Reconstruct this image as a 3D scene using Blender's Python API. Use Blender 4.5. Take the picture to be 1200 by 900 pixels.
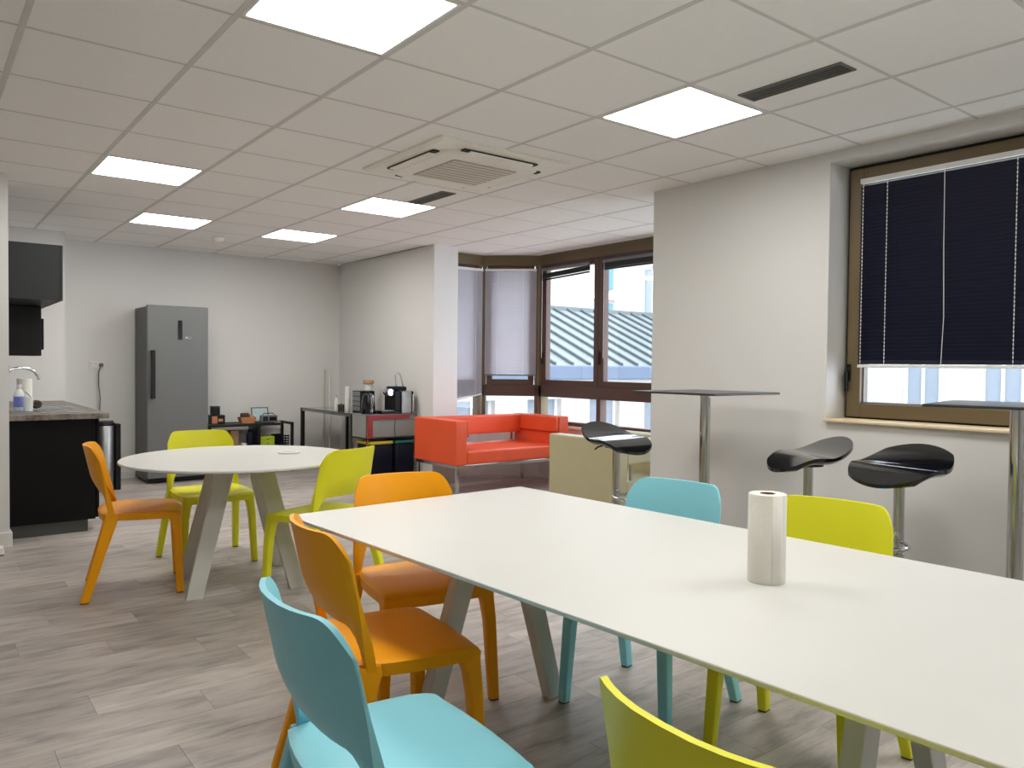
import bpy, bmesh, math, random
from mathutils import Vector, Matrix
random.seed(7)
PI = math.pi
S = bpy.context.scene
C = S.collection
for o in list(bpy.data.objects):
    bpy.data.objects.remove(o)

# ------------------------------------------------------------------ camera
HC = 1.26
CZ = 2.517                       # ceiling height
yaw, pitch, roll = math.radians(37.864), math.radians(-1.349), math.radians(0.570)
fw = Vector((math.sin(yaw)*math.cos(pitch), math.cos(yaw)*math.cos(pitch), math.sin(pitch)))
r0 = Vector((math.cos(yaw), -math.sin(yaw), 0)); u0 = r0.cross(fw)
rr = r0*math.cos(roll) + u0*math.sin(roll)
uu = -r0*math.sin(roll) + u0*math.cos(roll)
cam = bpy.data.cameras.new('camera')
cam.sensor_width = 36.0
cam.lens = 907.25/1200*36
cam.clip_start = 0.02
camo = bpy.data.objects.new('camera', cam)
m = Matrix((rr, uu, -fw)).transposed().to_4x4()
m.translation = (0, 0, HC)
camo.matrix_world = m
C.objects.link(camo)
S.camera = camo

# ------------------------------------------------------------------ world, exposure
W = bpy.data.worlds.new('sky'); S.world = W
W.use_nodes = True
bg = W.node_tree.nodes['Background']
bg.inputs['Color'].default_value = (0.84, 0.91, 1.0, 1)
bg.inputs['Strength'].default_value = 5.6
S.view_settings.view_transform = 'Standard'
S.view_settings.look = 'None'
S.view_settings.gamma = 1
S.view_settings.exposure = 0.15
S.view_settings.use_curve_mapping = False
PANEL = 17.0                      # ceiling panel radiance

# ------------------------------------------------------------------ materials
def lin(c):
    return tuple(((v/255)/12.92 if v/255 <= .04045 else ((v/255+.055)/1.055)**2.4) for v in c) + (1,)

def mat(name, rgb, rough=.5, metal=0, var=.04, vscale=6, bump=0, bscale=200, emit=None, estr=0, coat=0, spec=None):
    M = bpy.data.materials.new(name); M.use_nodes = True
    n = M.node_tree.nodes; l = M.node_tree.links
    b = n['Principled BSDF']
    b.inputs['Roughness'].default_value = rough
    b.inputs['Metallic'].default_value = metal
    if spec is not None: b.inputs['Specular IOR Level'].default_value = spec
    if coat: b.inputs['Coat Weight'].default_value = coat; b.inputs['Coat Roughness'].default_value = .12
    c = lin(rgb)
    tc = n.new('ShaderNodeTexCoord')
    nz = n.new('ShaderNodeTexNoise'); nz.inputs['Scale'].default_value = vscale; nz.inputs['Detail'].default_value = 3
    l.new(tc.outputs['Object'], nz.inputs['Vector'])
    rp = n.new('ShaderNodeValToRGB')
    rp.color_ramp.elements[0].position = .3; rp.color_ramp.elements[1].position = .7
    rp.color_ramp.elements[0].color = tuple(v*(1-var) for v in c[:3]) + (1,)
    rp.color_ramp.elements[1].color = tuple(min(1, v*(1+var)) for v in c[:3]) + (1,)
    l.new(nz.outputs['Fac'], rp.inputs['Fac']); l.new(rp.outputs['Color'], b.inputs['Base Color'])
    if bump:
        n2 = n.new('ShaderNodeTexNoise'); n2.inputs['Scale'].default_value = bscale; n2.inputs['Detail'].default_value = 2
        l.new(tc.outputs['Object'], n2.inputs['Vector'])
        bp = n.new('ShaderNodeBump'); bp.inputs['Strength'].default_value = bump; bp.inputs['Distance'].default_value = .002
        l.new(n2.outputs['Fac'], bp.inputs['Height']); l.new(bp.outputs['Normal'], b.inputs['Normal'])
    if emit:
        b.inputs['Emission Color'].default_value = lin(emit); b.inputs['Emission Strength'].default_value = estr
    return M

def glass_mat(name, tint=(1, 1, 1), refl=.9):
    M = bpy.data.materials.new(name); M.use_nodes = True
    n = M.node_tree.nodes; l = M.node_tree.links
    n.remove(n['Principled BSDF'])
    t = n.new('ShaderNodeBsdfTransparent'); t.inputs['Color'].default_value = tuple(tint) + (1,)
    g = n.new('ShaderNodeBsdfGlossy'); g.inputs['Roughness'].default_value = .02
    g.inputs['Color'].default_value = (refl, refl, refl, 1)
    lw = n.new('ShaderNodeLayerWeight'); lw.inputs['Blend'].default_value = .5
    pw = n.new('ShaderNodeMath'); pw.operation = 'POWER'; pw.inputs[1].default_value = 5.0
    l.new(lw.outputs['Facing'], pw.inputs[0])
    fr = n.new('ShaderNodeMath'); fr.operation = 'MULTIPLY_ADD'; fr.inputs[1].default_value = .85; fr.inputs[2].default_value = .04
    l.new(pw.outputs[0], fr.inputs[0])
    mx = n.new('ShaderNodeMixShader')
    l.new(fr.outputs[0], mx.inputs['Fac']); l.new(t.outputs['BSDF'], mx.inputs[1]); l.new(g.outputs['BSDF'], mx.inputs[2])
    l.new(mx.outputs['Shader'], n['Material Output'].inputs['Surface'])
    return M

def plank_mat():
    M = mat('vinyl_plank', (140, 133, 127), .42)
    n = M.node_tree.nodes; l = M.node_tree.links; b = n['Principled BSDF']
    tc = n.new('ShaderNodeTexCoord'); oi = n.new('ShaderNodeObjectInfo')
    geo = n.new('ShaderNodeNewGeometry')
    add = n.new('ShaderNodeVectorMath'); add.operation = 'ADD'
    mul = n.new('ShaderNodeVectorMath'); mul.operation = 'SCALE'; mul.inputs['Scale'].default_value = 37.0
    cb = n.new('ShaderNodeCombineXYZ'); l.new(oi.outputs['Random'], cb.inputs['X']); l.new(oi.outputs['Random'], cb.inputs['Y'])
    l.new(cb.outputs['Vector'], mul.inputs[0]); l.new(geo.outputs['Position'], add.inputs[0]); l.new(mul.outputs['Vector'], add.inputs[1])
    mp = n.new('ShaderNodeMapping'); mp.inputs['Scale'].default_value = (1.3, 8, 1); l.new(add.outputs['Vector'], mp.inputs['Vector'])
    nz = n.new('ShaderNodeTexNoise'); nz.inputs['Scale'].default_value = 3.0; nz.inputs['Detail'].default_value = 9; nz.inputs['Roughness'].default_value = .72
    l.new(mp.outputs['Vector'], nz.inputs['Vector'])
    mp2 = n.new('ShaderNodeMapping'); mp2.inputs['Scale'].default_value = (2.6, 7, 1); l.new(add.outputs['Vector'], mp2.inputs['Vector'])
    nz2 = n.new('ShaderNodeTexNoise'); nz2.inputs['Scale'].default_value = 1.6; nz2.inputs['Detail'].default_value = 4
    l.new(mp2.outputs['Vector'], nz2.inputs['Vector'])
    rp = n.new('ShaderNodeValToRGB'); e = rp.color_ramp.elements
    e[0].position = .30; e[0].color = lin((118, 111, 106)); e[1].position = .72; e[1].color = lin((204, 197, 191))
    mid = e.new(.5); mid.color = lin((178, 169, 162))
    mx = n.new('ShaderNodeMath'); mx.operation = 'MULTIPLY_ADD'; mx.inputs[1].default_value = .55
    l.new(nz.outputs['Fac'], mx.inputs[0])
    m2 = n.new('ShaderNodeMath'); m2.operation = 'MULTIPLY'; m2.inputs[1].default_value = .45; l.new(nz2.outputs['Fac'], m2.inputs[0])
    l.new(m2.outputs[0], mx.inputs[2]); l.new(mx.outputs[0], rp.inputs['Fac'])
    hv = n.new('ShaderNodeHueSaturation'); l.new(rp.outputs['Color'], hv.inputs['Color'])
    mr = n.new('ShaderNodeMapRange'); mr.inputs['To Min'].default_value = .80; mr.inputs['To Max'].default_value = 1.12
    l.new(oi.outputs['Random'], mr.inputs['Value']); l.new(mr.outputs['Result'], hv.inputs['Value'])
    l.new(hv.outputs['Color'], b.inputs['Base Color'])
    bp = n.new('ShaderNodeBump'); bp.inputs['Strength'].default_value = .12; bp.inputs['Distance'].default_value = .002
    l.new(nz.outputs['Fac'], bp.inputs['Height']); l.new(bp.outputs['Normal'], b.inputs['Normal'])
    return M

def counter_mat():
    M = mat('grey_laminate', (120, 112, 104), .4)
    n = M.node_tree.nodes; l = M.node_tree.links; b = n['Principled BSDF']
    tc = n.new('ShaderNodeTexCoord'); nz = n.new('ShaderNodeTexNoise'); nz.inputs['Scale'].default_value = 22; nz.inputs['Detail'].default_value = 8
    l.new(tc.outputs['Object'], nz.inputs['Vector'])
    rp = n.new('ShaderNodeValToRGB'); rp.color_ramp.elements[0].position = .35; rp.color_ramp.elements[1].position = .65
    rp.color_ramp.elements[0].color = lin((84, 76, 70)); rp.color_ramp.elements[1].color = lin((140, 130, 122))
    l.new(nz.outputs['Fac'], rp.inputs['Fac']); l.new(rp.outputs['Color'], b.inputs['Base Color'])
    return M

def slat_translucent(name, rgb):
    M = mat(name, rgb, .45, 0, var=.02)
    n = M.node_tree.nodes; l = M.node_tree.links; b = n['Principled BSDF']
    tr = n.new('ShaderNodeBsdfTranslucent'); tr.inputs['Color'].default_value = lin(rgb)
    mx = n.new('ShaderNodeMixShader'); mx.inputs['Fac'].default_value = .42
    l.new(b.outputs['BSDF'], mx.inputs[1]); l.new(tr.outputs['BSDF'], mx.inputs[2])
    l.new(mx.outputs['Shader'], n['Material Output'].inputs['Surface'])
    return M

MT = dict(
    wall=mat('wall_paint', (222, 220, 217), .75, var=.012, vscale=1.5, bump=.08, bscale=260),
    tile=mat('ceiling_tile', (246, 244, 241), .9, var=.01, vscale=40, bump=.25, bscale=420),
    tee=mat('ceiling_tee', (212, 209, 205), .6),
    slab=mat('plenum_slab', (150, 148, 145), .9),
    white=mat('white_paint', (228, 227, 223), .45),
    base=mat('baseboard_white', (222, 221, 216), .5),
    floor=mat('floor_underlay', (70, 66, 62), .8),
    plank=plank_mat(),
    panel=mat('led_diffuser', (255, 255, 255), .5, emit=(255, 253, 248), estr=PANEL),
    top=mat('table_laminate', (214, 213, 208), .38, var=.008),
    tleg=mat('table_leg_paint', (205, 204, 196), .45),
    orange=mat('orange_plastic', (250, 168, 0), .42, spec=.35, var=.02),
    lime=mat('lime_plastic', (236, 234, 46), .42, spec=.35, var=.02),
    blue=mat('light_blue_plastic', (146, 218, 232), .42, spec=.35, var=.02),
    foot=mat('dark_rubber', (60, 52, 42), .7),
    chrome=mat('chrome', (200, 200, 200), .12, 1.0, var=.01),
    steel=mat('brushed_steel', (165, 165, 165), .35, 1.0, var=.05, vscale=30),
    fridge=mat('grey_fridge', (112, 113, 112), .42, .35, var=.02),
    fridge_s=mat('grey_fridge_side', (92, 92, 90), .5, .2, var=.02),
    black=mat('black_plastic', (14, 14, 16), .4, spec=.3),
    blackgl=mat('black_glossy', (14, 15, 20), .12, coat=.5),
    blackm=mat('black_metal', (28, 27, 28), .4, .3),
    cab=mat('black_cabinet', (15, 15, 16), .6, spec=.15),
    cabg=mat('charcoal_cabinet', (48, 50, 50), .5, spec=.25),
    kick=mat('charcoal_plinth', (70, 71, 70), .55),
    counter=counter_mat(),
    red=mat('coral_leather', (226, 86, 46), .42, var=.03, bump=.15, bscale=120),
    beige=mat('beige_leather', (186, 178, 142), .4, var=.02, bump=.12, bscale=120),
    frame=mat('brown_aluminium', (110, 94, 66), .45, .15, var=.02),
    frameb=mat('dark_brown_aluminium', (84, 62, 54), .45, .15, var=.02),
    dark=mat('dark_gasket', (22, 18, 16), .6),
    navy=mat('navy_slat', (24, 28, 52), .32, .2, var=.02),
    slat=slat_translucent('pale_slat', (204, 200, 206)),
    cord=mat('white_cord', (232, 232, 228), .6),
    sill=mat('cream_sill', (228, 208, 168), .5),
    glass=glass_mat('window_glass', (.97, .985, 1)),
    tint=mat('smoked_glass', (40, 42, 42), .06, 0, coat=.6),
    bartop=mat('dark_laminate', (52, 50, 50), .3),
    paper=mat('paper_towel', (236, 232, 222), .9, bump=.5, bscale=90),
    card=mat('cardboard', (150, 118, 88), .9),
    grille=mat('grey_grille', (196, 187, 176), .7),
    acw=mat('cream_plastic', (242, 240, 230), .45),
    vent=mat('vent_grey', (112, 110, 106), .5, .3),
    ventd=mat('vent_dark', (34, 33, 32), .7),
    redbox=mat('dark_red_metal', (150, 46, 48), .4),
    greybox=mat('grey_panel', (142, 143, 138), .5),
    navybag=mat('navy_bag', (14, 16, 34), .5, spec=.2),
    yellow=mat('yellow_plastic', (210, 190, 60), .5),
    teal=mat('teal_plastic', (34, 120, 108), .5),
    limebox=mat('lime_box', (166, 186, 40), .5),
    basket=mat('woven_orange', (196, 128, 92), .8, var=.2, vscale=60),
    wood=mat('cork', (190, 150, 112), .8),
    screen=mat('picture_print', (190, 214, 216), .3, var=.15, vscale=12),
    greym=mat('grey_plastic', (118, 118, 122), .4),
    cable=mat('grey_cable', (110, 106, 104), .6),
    clear=mat('clear_jar', (210, 214, 212), .15),
    label=mat('blue_label', (110, 120, 190), .6),
    zinc=mat('zinc_roof', (104, 112, 112), .6, .1, var=.04),
    zincs=mat('zinc_seam', (66, 74, 74), .6, .1),
    gutter=mat('zinc_gutter', (86, 98, 116), .6),
    stone=mat('pale_stone', (168, 164, 157), .85, var=.03),
    bpane=mat('building_glass', (118, 126, 134), .5, spec=.2),
    bframe=mat('building_frame', (176, 178, 180), .6),
    teal2=mat('teal_glazing', (84, 124, 132), .4, spec=.2),
    ground=mat('street', (206, 204, 198), .9),
)

# ------------------------------------------------------------------ mesh helpers
def finish(name, bm, m, parent=None, smooth=False, bevel=0, seg=2, loc=None):
    bmesh.ops.recalc_face_normals(bm, faces=bm.faces[:])
    me = bpy.data.meshes.new(name); bm.to_mesh(me); bm.free()
    return finish_me(name, me, m, parent, smooth, bevel, seg, loc)

def finish_me(name, me, m, parent=None, smooth=False, bevel=0, seg=2, loc=None):
    me.materials.clear(); me.materials.append(MT[m] if isinstance(m, str) else m)
    if smooth:
        for p in me.polygons: p.use_smooth = True
    o = bpy.data.objects.new(name, me); C.objects.link(o)
    if loc: o.location = loc
    if parent: o.parent = parent
    if bevel:
        b = o.modifiers.new('bevel', 'BEVEL'); b.width = bevel; b.segments = seg; b.limit_method = 'ANGLE'; b.angle_limit = math.radians(40)
    return o

def bxa(bm, x0, x1, y0, y1, z0, z1):
    v = [bm.verts.new((x, y, z)) for x in (x0, x1) for y in (y0, y1) for z in (z0, z1)]
    for f in ((0, 1, 3, 2), (4, 6, 7, 5), (0, 4, 5, 1), (2, 3, 7, 6), (0, 2, 6, 4), (1, 5, 7, 3)):
        bm.faces.new([v[i] for i in f])

def box(name, x0, x1, y0, y1, z0, z1, m, parent=None, bevel=0, seg=2, smooth=False):
    """a box whose origin sits at its own centre"""
    bm = bmesh.new(); cx, cy, cz = (x0+x1)/2, (y0+y1)/2, (z0+z1)/2
    bxa(bm, x0-cx, x1-cx, y0-cy, y1-cy, z0-cz, z1-cz)
    return finish(name, bm, m, parent, smooth, bevel, seg, (cx, cy, cz))

def boxes(name, lst, m, parent=None, bevel=0):
    bm = bmesh.new()
    for b in lst: bxa(bm, *b)
    return finish(name, bm, m, parent, False, bevel)

def loft(bm, secs, cap=True):
    rings = [[bm.verts.new(p) for p in s] for s in secs]
    n = len(rings[0])
    for a, b in zip(rings[:-1], rings[1:]):
        for i in range(n):
            bm.faces.new((a[i], a[(i+1) % n], b[(i+1) % n], b[i]))
    if cap:
        bm.faces.new(rings[0][::-1]); bm.faces.new(rings[-1])

def rrect(cx, cy, z, w, d, k=.3, n=16):
    """rounded rectangle section (superellipse)"""
    out = []
    for i in range(n):
        t = 2*PI*i/n + PI/n
        c, s = math.cos(t), math.sin(t)
        out.append((cx + w/2*math.copysign(abs(c)**k, c), cy + d/2*math.copysign(abs(s)**k, s), z))
    return out

def lathe(name, prof, m, parent=None, n=28, loc=(0, 0, 0), smooth=True):
    bm = bmesh.new(); rings = []
    for r, z in prof:
        if r <= 1e-6: rings.append([bm.verts.new((0, 0, z))])
        else: rings.append([bm.verts.new((r*math.cos(2*PI*i/n), r*math.sin(2*PI*i/n), z)) for i in range(n)])
    for a, b in zip(rings[:-1], rings[1:]):
        for i in range(n):
            j = (i+1) % n
            if len(a) == 1 and len(b) == 1: continue
            if len(a) == 1: bm.faces.new((a[0], b[j], b[i]))
            elif len(b) == 1: bm.faces.new((a[i], a[j], b[0]))
            else: bm.faces.new((a[i], a[j], b[j], b[i]))
    o = finish(name, bm, m, parent, False, 0, 2, loc)
    if smooth:
        for p in o.data.polygons: p.use_smooth = True
        o.data.set_sharp_from_angle(angle=math.radians(40))
    return o

def tube(name, pts, r, m, parent=None, n=10, loc=None):
    bm = bmesh.new(); pts = [Vector(p) for p in pts]; secs = []
    for i, p in enumerate(pts):
        t = (pts[min(i+1, len(pts)-1)] - pts[max(i-1, 0)]).normalized()
        a = t.orthogonal().normalized() if i == 0 else (a - t*a.dot(t)).normalized()
        b = t.cross(a)
        secs.append([p + (a*math.cos(2*PI*k/n) + b*math.sin(2*PI*k/n))*r for k in range(n)])
    loft(bm, secs)
    o = finish(name, bm, m, parent, True, 0, 2, loc)
    o.data.set_sharp_from_angle(angle=math.radians(50))
    return o

def shell(name, us, vs, top, bot, m, parent=None, sub=0):
    """closed thick sheet between two parametric surfaces"""
    bm = bmesh.new()
    T = [[bm.verts.new(top(u, v)) for v in vs] for u in us]
    B = [[bm.verts.new(bot(u, v)) for v in vs] for u in us]
    nu, nv = len(us), len(vs)
    for i in range(nu-1):
        for j in range(nv-1):
            bm.faces.new((T[i][j], T[i+1][j], T[i+1][j+1], T[i][j+1]))
            bm.faces.new((B[i][j], B[i][j+1], B[i+1][j+1], B[i+1][j]))
    for i in range(nu-1):
        bm.faces.new((T[i][0], B[i][0], B[i+1][0], T[i+1][0]))
        bm.faces.new((T[i][-1], T[i+1][-1], B[i+1][-1], B[i][-1]))
    for j in range(nv-1):
        bm.faces.new((T[0][j], T[0][j+1], B[0][j+1], B[0][j]))
        bm.faces.new((T[-1][j], B[-1][j], B[-1][j+1], T[-1][j+1]))
    o = finish(name, bm, m, parent, True)
    if sub:
        s = o.modifiers.new('subd', 'SUBSURF'); s.levels = sub; s.render_levels = sub
    else:
        o.data.set_sharp_from_angle(angle=math.radians(50))
    return o

def lins(a, b, n): return [a + (b-a)*i/(n-1) for i in range(n)]
def smooth(x, a, b):
    t = max(0, min(1, (x-a)/(b-a))); return t*t*(3-2*t)

def tag(o, label, cat, group=None):
    o['label'] = label; o['category'] = cat
    if group: o['group'] = group
    return o
def struct(o):
    o['kind'] = 'structure'; return o
def thing(name, label, cat, loc=(0, 0, 0), rz=0, group=None):
    o = bpy.data.objects.new(name, None); C.objects.link(o)
    o.empty_display_size = .1
    o.location = loc; o.rotation_euler = (0, 0, math.radians(rz))
    return tag(o, label, cat, group)
def copy_tree(o, parent=None):
    c = o.copy(); C.objects.link(c)
    if parent: c.parent = parent
    for ch in [x for x in bpy.data.objects if x.parent == o]: copy_tree(ch, c)
    return c

# ================================================================== STRUCTURE
XW, XB, YB = 4.22, 4.32, 9.15     # right wall, back right wall, back wall
X0, Y0 = -2.66, -2.54             # walls behind the camera
XBAY, YA1, YA2 = 5.65, 7.22, 3.48 # bay window lines
CORN1, CORN2 = (5.17, YA1), (5.65, 6.78)
CORN3, CORN4 = (5.65, 3.92), (5.17, YA2)
# ---- floor with single planks
fl = struct(box('floor', X0-.1, 5.75, Y0-.1, YB+.1, -.12, -.006, 'floor'))
PL, PW = .92, .2
pm = {}
def plank(x0, x1, y0, y1):
    key = (round(x1-x0, 3), round(y1-y0, 3))
    if key not in pm:
        bm = bmesh.new(); w, d = key[0]/2-.0006, key[1]/2-.0006
        bxa(bm, -w, w, -d, d, -.003, .003)
        me = bpy.data.meshes.new('plank'); bmesh.ops.recalc_face_normals(bm, faces=bm.faces[:]); bm.to_mesh(me); bm.free()
        me.materials.append(MT['plank']); pm[key] = me
    o = bpy.data.objects.new('plank', pm[key]); C.objects.link(o)
    o.parent = fl
    o.location = Vector(((x0+x1)/2, (y0+y1)/2, -.003)) - fl.location
far_planks = []
y = Y0; row = 0; npl = 0
offs = [0, .33, .66, .15, .5, .8]
while y < YB - .01:
    y1 = min(y+PW, YB)
    xmax = 5.68 if 3.3 < y < 7.3 else 4.3
    xmin = X0 if y < 6.2 else .45
    x = xmin - offs[row % 6]
    while x < xmax - .01:
        a, b = max(x, xmin), min(x+PL, xmax)
        if b - a > .02:
            if (y > 1.2 and a < 4.3 and b > -.6 and npl < 290): plank(a, b, y, y1); npl += 1
            else: far_planks.append((a, b, y, y1))
        x += PL
    y = y1; row += 1
bm = bmesh.new()
for a, b, c, d in far_planks: bxa(bm, a+.0006, b-.0006, c+.0006, d-.0006, -.006, 0)
me = bpy.data.meshes.new('planks_beyond')
bmesh.ops.recalc_face_normals(bm, faces=bm.faces[:]); bm.to_mesh(me); bm.free(); me.materials.append(MT['plank'])
o = bpy.data.objects.new('planks', me); C.objects.link(o); o['kind'] = 'stuff'; o.parent = fl; o.location = -fl.location

# ---- walls
struct(box('wall_back', .4, XB+.35, YB, YB+.2, 0, CZ, 'wall'))
struct(box('wall_chase', .4, 1.19, 8.62, YB-.001, 0, CZ, 'wall'))
struct(box('wall_kitchen', .36, .5, 6.32, 8.62, 0, CZ, 'wall'))
struct(box('wall_partition', X0, .525, 6.2, 6.32, 0, CZ, 'wall'))
struct(box('wall_left', X0-.2, X0, Y0-.2, 6.32, 0, CZ, 'wall'))
struct(box('wall_behind', X0-.2, XW+.3, Y0-.2, Y0, 0, CZ, 'wall'))
struct(box('wall_pillar', XB, 4.62, 6.9, YB, 0, CZ, 'wall'))
# right wall with the window opening
WY0, WY1, WZ0, WZ1 = .55, 2.44, .955, 2.455
VY0, VY1 = -2.2, .15  # opening for the added, unseen window
wr = struct(boxes('wall_right', [(XW, 4.52, Y0, VY0, 0, CZ), (XW, 4.52, VY1, WY0, 0, CZ), (XW, 4.52, VY0, VY1, 0, WZ0), (XW, 4.52, VY0, VY1, WZ1, CZ), (XW, 4.52, WY1, 3.79, 0, CZ),
                                 (XW, 4.52, WY0, WY1, 0, WZ0), (XW, 4.52, WY0, WY1, WZ1, CZ)], 'wall'))
# low wall under the bay windows
bm = bmesh.new()
ZS = .60
def seg_prism(bm, p, q, t, z0, z1):
    p, q = Vector((p[0], p[1])), Vector((q[0], q[1])); d = (q-p).normalized(); nrm = Vector((-d.y, d.x))
    a = [p - nrm*0, q - nrm*0, q + nrm*t, p + nrm*t]
    lo = [bm.verts.new((v.x, v.y, z0)) for v in a]; hi = [bm.verts.new((v.x, v.y, z1)) for v in a]
    bm.faces.new(lo[::-1]); bm.faces.new(hi)
    for i in range(4): bm.faces.new((lo[i], lo[(i+1) % 4], hi[(i+1) % 4], hi[i]))
BAY = [(4.62, YA1), CORN1, CORN2, CORN3, CORN4, (4.52, YA2)]
for p, q in zip(BAY[:-1], BAY[1:]): seg_prism(bm, p, q, .16, 0, ZS)
struct(finish('wall_bay', bm, 'white'))

# baseboards
struct(box('baseboard_back', 1.19, XB, YB-.014, YB, 0, .08, 'base', bevel=.003))
struct(box('baseboard_right', XW-.014, XW, Y0, 3.79, 0, .08, 'base', bevel=.003))
struct(box('baseboard_far_right', XB-.014, XB, 6.9, YB-.014, 0, .08, 'base', bevel=.003))
struct(box('baseboard_partition', X0, .54, 6.186, 6.2, 0, .1, 'base', bevel=.003))
struct(box('baseboard_partition_end', .525, .54, 6.2, 6.32, 0, .1, 'base', bevel=.003))
struct(box('baseboard_left', X0, X0+.014, Y0, 6.186, 0, .1, 'base', bevel=.003))

# ---- ceiling: tiles, tees
GX, GY, T = .3397, 3.4561, .6
ceil = struct(box('ceiling', X0-.2, 5.95, Y0-.2, YB+.2, CZ+.03, CZ+.1, 'slab'))
def clip(poly, a, b, c):      # keep a*x+b*y<=c
    out = []
    for i in range(len(poly)):
        p, q = poly[i], poly[(i+1) % len(poly)]
        dp, dq = a*p[0]+b*p[1]-c, a*q[0]+b*q[1]-c
        if dp <= 0: out.append(p)
        if dp*dq < 0:
            t = dp/(dp-dq); out.append((p[0]+(q[0]-p[0])*t, p[1]+(q[1]-p[1])*t))
    return out
lights = {(1, -2), (4, -2), (1, 3), (4, 3), (2, 6), (4, 6), (4, -5), (1, -5)}  # the last panel is added out of view to help light the room
ACX, ACY, ACS = GX+T*4.05, GY+T*1.03, .95
tile_me = {}
def tile(poly):
    cx = sum(p[0] for p in poly)/len(poly); cy = sum(p[1] for p in poly)/len(poly)
    key = tuple((round(p[0]-cx, 4), round(p[1]-cy, 4)) for p in poly)
    if key not in tile_me:
        bm = bmesh.new()
        lo = [bm.verts.new((p[0], p[1], -.007)) for p in key]; hi = [bm.verts.new((p[0], p[1], .007)) for p in key]
        bm.faces.new(lo[::-1]); bm.faces.new(hi)
        n = len(lo)
        for i in range(n): bm.faces.new((lo[i], lo[(i+1) % n], hi[(i+1) % n], hi[i]))
        bmesh.ops.recalc_face_normals(bm, faces=bm.faces[:])
        me = bpy.data.meshes.new('ceiling_tile'); bm.to_mesh(me); bm.free(); me.materials.append(MT['tile']); tile_me[key] = me
    o = bpy.data.objects.new('ceiling_tile', tile_me[key]); C.objects.link(o); o.parent = ceil
    o.location = Vector((cx, cy, CZ+.007)) - ceil.location
for i in range(-5, 9):
    for j in range(-10, 10):
        if (i, j) in lights: continue
        x0, y0 = GX+T*i+.009, GY+T*j+.006
        x1, y1 = GX+T*(i+1)-.009, GY+T*(j+1)-.006
        parts = []
        main = [(x0, y0), (x1, y0), (x1, y1), (x0, y1)]
        for a, b, c in ((-1, 0, -X0), (0, -1, -Y0), (0, 1, YB)): main = clip(main, a, b, c) if len(main) > 2 else []
        if len(main) > 2 and y1 > 6.9: main = clip(main, -1, 0, -.4)
        if len(main) < 3: continue
        if y0 >= 6.9 or y1 <= 3.79:
            main = clip(main, 1, 0, 4.3 if y0 >= 6.9 else XW+.02)
            if y0 >= 6.9 and x1 > 4.62 and y0 < YA1:
                ex = clip(clip([(x0, y0), (x1, y0), (x1, y1), (x0, y1)], -1, 0, -4.62), 0, 1, YA1)
                if len(ex) > 2: parts.append(ex)
        else:
            for a, b, c in ((1, 0, 5.64), (0, 1, YA1), (.44, .48, .44*5.17+.48*YA1), (.44, -.48, .44*5.17-.48*YA2)):
                main = clip(main, a, b, c) if len(main) > 2 else []
            if y1 > YA1 and x0 < 4.3:
                main = clip(clip([(x0, y0), (x1, y0), (x1, y1), (x0, y1)], 1, 0, 4.6), -1, 0, 3)
        if len(main) > 2: parts.append(main)
        for pl in parts: tile(pl)
def tee(lst):
    for n, b in lst:
        o = box('ceiling_tee', *b, 'tee'); o.parent = ceil; o.location = o.location - ceil.location
TL = []
for i in range(-4, 9):
    x = GX+T*i
    a, b = (Y0, YB) if x < 4.3 else ((3.55, 7.1) if x < 5.2 else (4.0, 6.7))
    if x < .45: b = 6.3
    TL.append(('t', (x-.012, x+.012, a, b, CZ-.0015, CZ+.012)))
for j in range(-9, 10):
    y = GY+T*j
    xa = .45 if y > 6.3 else X0
    xb = 4.3 if (y > 6.9 or y < 3.79) else 5.6
    if y > 6.9 and y < YA1: xb = 4.3
    TL.append(('t', (xa, xb, y-.008, y+.008, CZ-.001, CZ+.011)))
tee(TL)

# ceiling light panels
proto = None
LLAB = {(1, -2): 'bright square ceiling light panel in the row over the big table, away from the windows',
        (4, -2): 'bright square ceiling light panel beside the slotted vent by the right wall',
        (1, 3): 'bright square ceiling light panel over the round table',
        (4, 3): 'bright square ceiling light panel just behind the ceiling cassette unit',
        (2, 6): 'bright square ceiling light panel in front of the fridge, next to the smoke detector',
        (4, 6): 'bright square ceiling light panel over the coffee corner',
        (4, -5): 'bright square ceiling light panel past the near slotted vent, by the dark-blinded window',
        (1, -5): 'added bright square ceiling light panel, unseen, in the last row, away from the windows'}
for (i, j) in sorted(lights):
    cx, cy = GX+T*(i+.5), GY+T*(j+.5)
    if proto is None:
        t = thing('ceiling_light', LLAB[(i, j)], 'ceiling light', (cx, cy, CZ), 0, 'square ceiling light panels')
        s = .288
        boxes('frame', [(-s, s, -s, -s+.014, -.002, .012), (-s, s, s-.014, s, -.002, .012),
                        (-s, -s+.014, -s+.014, s-.014, -.002, .012), (s-.014, s, -s+.014, s-.014, -.002, .012)], 'white', t)
        box('diffuser', -s+.014, s-.014, -s+.014, s-.014, .001, .012, 'panel', t)
        proto = t
    else:
        t = copy_tree(proto); t.location = (cx, cy, CZ); t['label'] = LLAB[(i, j)]

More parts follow.
